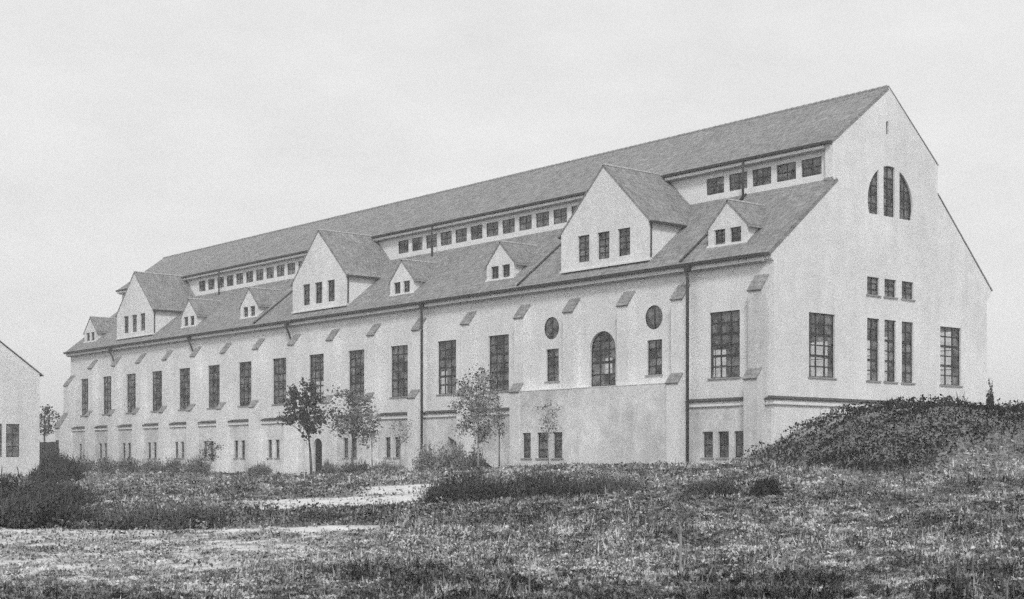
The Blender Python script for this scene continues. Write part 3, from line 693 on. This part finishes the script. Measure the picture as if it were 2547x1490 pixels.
# ------------------------------------------------------------------ weeds: one mass nobody could count
def scatter(n, u0, u1, v0, v1, power=1.0):
    """random ground points in a wedge of the field"""
    v = v0 + (v1 - v0) * rng.random(n) ** power; k = (v / v1); u = u0 + (u1 - u0) * rng.random(n)
    u = u * v / v1; return u, v
def weeds():
    ch = []
    for v0, v1, n, ls in ((10, 14.5, 70000, .045), (14.5, 18, 190000, .042), (18, 23, 205000, .048), (23, 31, 225000, .058), (31, 42, 195000, .075), (42, 58, 155000, .10), (58, 80, 95000, .14), (80, 135, 62000, .2)):
        v = np.sqrt(v0 ** 2 + (v1 ** 2 - v0 ** 2) * rng.random(n)); k_ = int(n * .4); side = rng.random(k_); v[:k_] = v0 + (v1 - v0) * rng.random(k_); u = v * (-.41 + .83 * rng.random(n)); u[:k_] = v[:k_] * np.where(side < .4, -.41 - .22 * rng.random(k_), .42 + .42 * rng.random(k_))
        x, y = G(u, v)
        ok = (y < -.95) | (x > .6)
        ok &= ~((x < -65) & (y < -8.5))
        b = bare(x, y)
        big = ss(.36, .64, fbm(x + 31, y - 12, .13, 3)); pt = fbm(x + 3, y + 77, .7, 3); fine = ss(.35, .65, fbm(x - 50, y + 20, 3.1, 2)); tiny = fbm(x + 8, y - 70, 7.5, 2)
        md = ss(.35, 1.2, mound(u, v))
        darkm = ss(10.55, 11.1, u + .04 * (v - 60) + 1.2 * (pt - .5)) * ss(-.5, .6, v + 4.0 * (pt - .5) + 1.2 * (fine - .5) - np.interp(u, [8.7, 10.3, 11.5, 13, 14.6, 16.1, 18.5, 22], [51.0, 50.4, 46.2, 46.8, 49.0, 51.0, 52.2, 54])) * (1 - ss(66, 70, v))
        band = ss(34.9, 35.2, v + .12 * (u + 6)) * (1 - ss(42.0, 42.8, v)) * (1 - ss(-3.6, -2.2, u))
        near = 1 - ss(18, 24, v); nr = near * ss(-1, 4, u)
        A = ss(17, 23, v) * (1 - ss(34, 35, v)) * (1 - ss(-4, -2, u))
        bump = ss(.46, .62, pt)                                   # taller tufts
        hgt = .03 + .13 * bump * (.3 + tiny) + .05 * fine
        hgt = hgt * (1 + .010 * np.clip(v - 20, 0, 20)) * (1 - .8 * b) * (1 - .5 * A)
        hgt = np.maximum(hgt, .36 * darkm * (.35 + 1.1 * ss(.3, .7, pt))); hgt = np.maximum(hgt, band * .22 * (.5 + .8 * pt) * (1 - .6 * ss(39, 42.5, v)) * (1 - b))
        hgt = np.maximum(hgt, .17 * nr * bump * (.4 + tiny))
        spk = ss(.40, .62, fbm(x + 5, y + 60, np.clip(190 / v, 2.2, 9), 2)); mot = ss(.38, .62, fbm(x - 7, y + 31, 1.5, 3)); tone = (.105 + .34 * spk) * (.78 + .38 * fine) * (.78 + .4 * big) * (.62 + .72 * mot) - .02 * bump
        tone = tone * (1 - .62 * nr * ss(.40, .58, pt)) * (1 - .5 * near * (1 - nr) * ss(.56, .66, pt))
        tone = tone * (1 - .3 * band) + .20 * A * ss(.35, .65, tiny)
        tone = tone * (1 - darkm) + darkm * (.016 + .13 * ss(.52, .72, tiny) * spk)
        tone = tone + .05 * md * (1 - darkm) + .03 * ss(50, 70, v) * (1 - md)
        keep = (.35 + .9 * ss(.42, .6, fbm(x + 11, y + 2, 4.0, 2))) * (1 - .95 * b) * (1 - .45 * A); keep = np.where(darkm > .5, 1.0, keep)
        ok &= rng.random(n) < keep
        x, y, hgt, tone, v = x[ok], y[ok], hgt[ok], tone[ok], v[ok]; n2 = len(x)
        z = height(x, y); tone = np.clip(tone * (.65 + .7 * rng.random(n2)), .012, .75)
        bl = rng.random(n2) < np.where(darkm[ok] > .4, .02, .08)
        P = np.stack([x, y, z], -1)
        ch.append(leaves_mesh('b', P[bl], hgt[bl] * (.6 + .8 * rng.random(bl.sum())) + ls, tone[bl] * 1.1, blade=True))
        Q = P[~bl]; Q[:, 2] += hgt[~bl] * rng.random((~bl).sum()) ** .8 + .01
        ch.append(leaves_mesh('l', Q, ls * (.5 + 1.0 * rng.random(len(Q))), tone[~bl], up=.2))
    o = leaf_obj('weeds', ch); tag(o, 'rank grass and weeds covering the ground and mound', 'weeds', None, 'stuff')
weeds()

# ------------------------------------------------------------------ small things in the field
def stake(label, u, v, h, r, tilt=0.0):
    x, y = G(u, v); z = float(height(x, y))
    mb = MB().tube([(x, y, z - .1), (x + tilt * h * .5, y, z + h * .5), (x + tilt * h, y, z + h * .93), (x + tilt * h, y, z + h)], [r, r * .95, r * .9, r * .35], 7)
    o = mb.build('stake', M['palebark']); tag(o, label, 'stake', 'stakes standing in the weeds')
stake('pale wooden stake upright in the weeds right of centre', 2.18, 18.6, .80, .02)
stake('slimmer pale stake in the weeds left of the other stake', .21, 17.5, .5, .012, .02)
def stone(label, u, v, s, seed):
    rd = np.random.default_rng(seed); x, y = G(u, v); z = float(height(x, y))
    bm = bmesh.new(); bmesh.ops.create_icosphere(bm, subdivisions=2, radius=1)
    sc = np.array([s * (.8 + .5 * rd.random()), s * (.7 + .4 * rd.random()), s * (.45 + .3 * rd.random())]); ph = rd.random(3) * 6
    for q in bm.verts:
        k = 1 + .16 * math.sin(q.co.x * 3.1 + ph[0]) + .14 * math.sin(q.co.y * 3.7 + ph[1]) + .1 * math.sin(q.co.z * 4.3 + ph[2])
        q.co = Vector((q.co.x * sc[0] * k + x, q.co.y * sc[1] * k + y, q.co.z * sc[2] * k + z + sc[2] * .5))
    me = bpy.data.meshes.new('stone'); bm.to_mesh(me); bm.free(); me.shade_smooth()
    o = put('stone', me, M['stone']); tag(o, label, 'stone', 'pale stones scattered in the weeds')
for i, (u, v) in enumerate(((6.35, 25.6), (6.55, 24.9), (6.85, 25.1), (7.05, 25.4), (6.7, 25.9), (7.25, 25.0), (7.5, 25.6), (6.1, 25.0))):
    stone('pale stone of the loose heap in the weeds at right', u, v, .075 + .05 * ((i * 37 % 10) / 10), 100 + i)
stone('lone pale stone on the bank between the pale strips', -6.7, 38.2, .16, 130)
stone('flat pale stone at the foot of the bank left of the lone stone', -7.6, 37.6, .17, 131)

# ------------------------------------------------------------------ summer haze
hz = MB().box(-7000, 7000, -7000, 7000, -4.5, 22.5).build('haze', None)
hm = bpy.data.materials.new('haze'); hm.use_nodes = True; hn = hm.node_tree; hn.nodes.clear()
ho = hn.nodes.new('ShaderNodeOutputMaterial'); pv = hn.nodes.new('ShaderNodeVolumePrincipled'); pv.inputs['Color'].default_value = (.95, .95, .95, 1); pv.inputs['Density'].default_value = .0013
hn.links.new(pv.outputs[0], ho.inputs['Volume']); hz.data.materials.append(hm); tag(hz, 'thin pale haze over the field', 'haze', None, 'stuff')
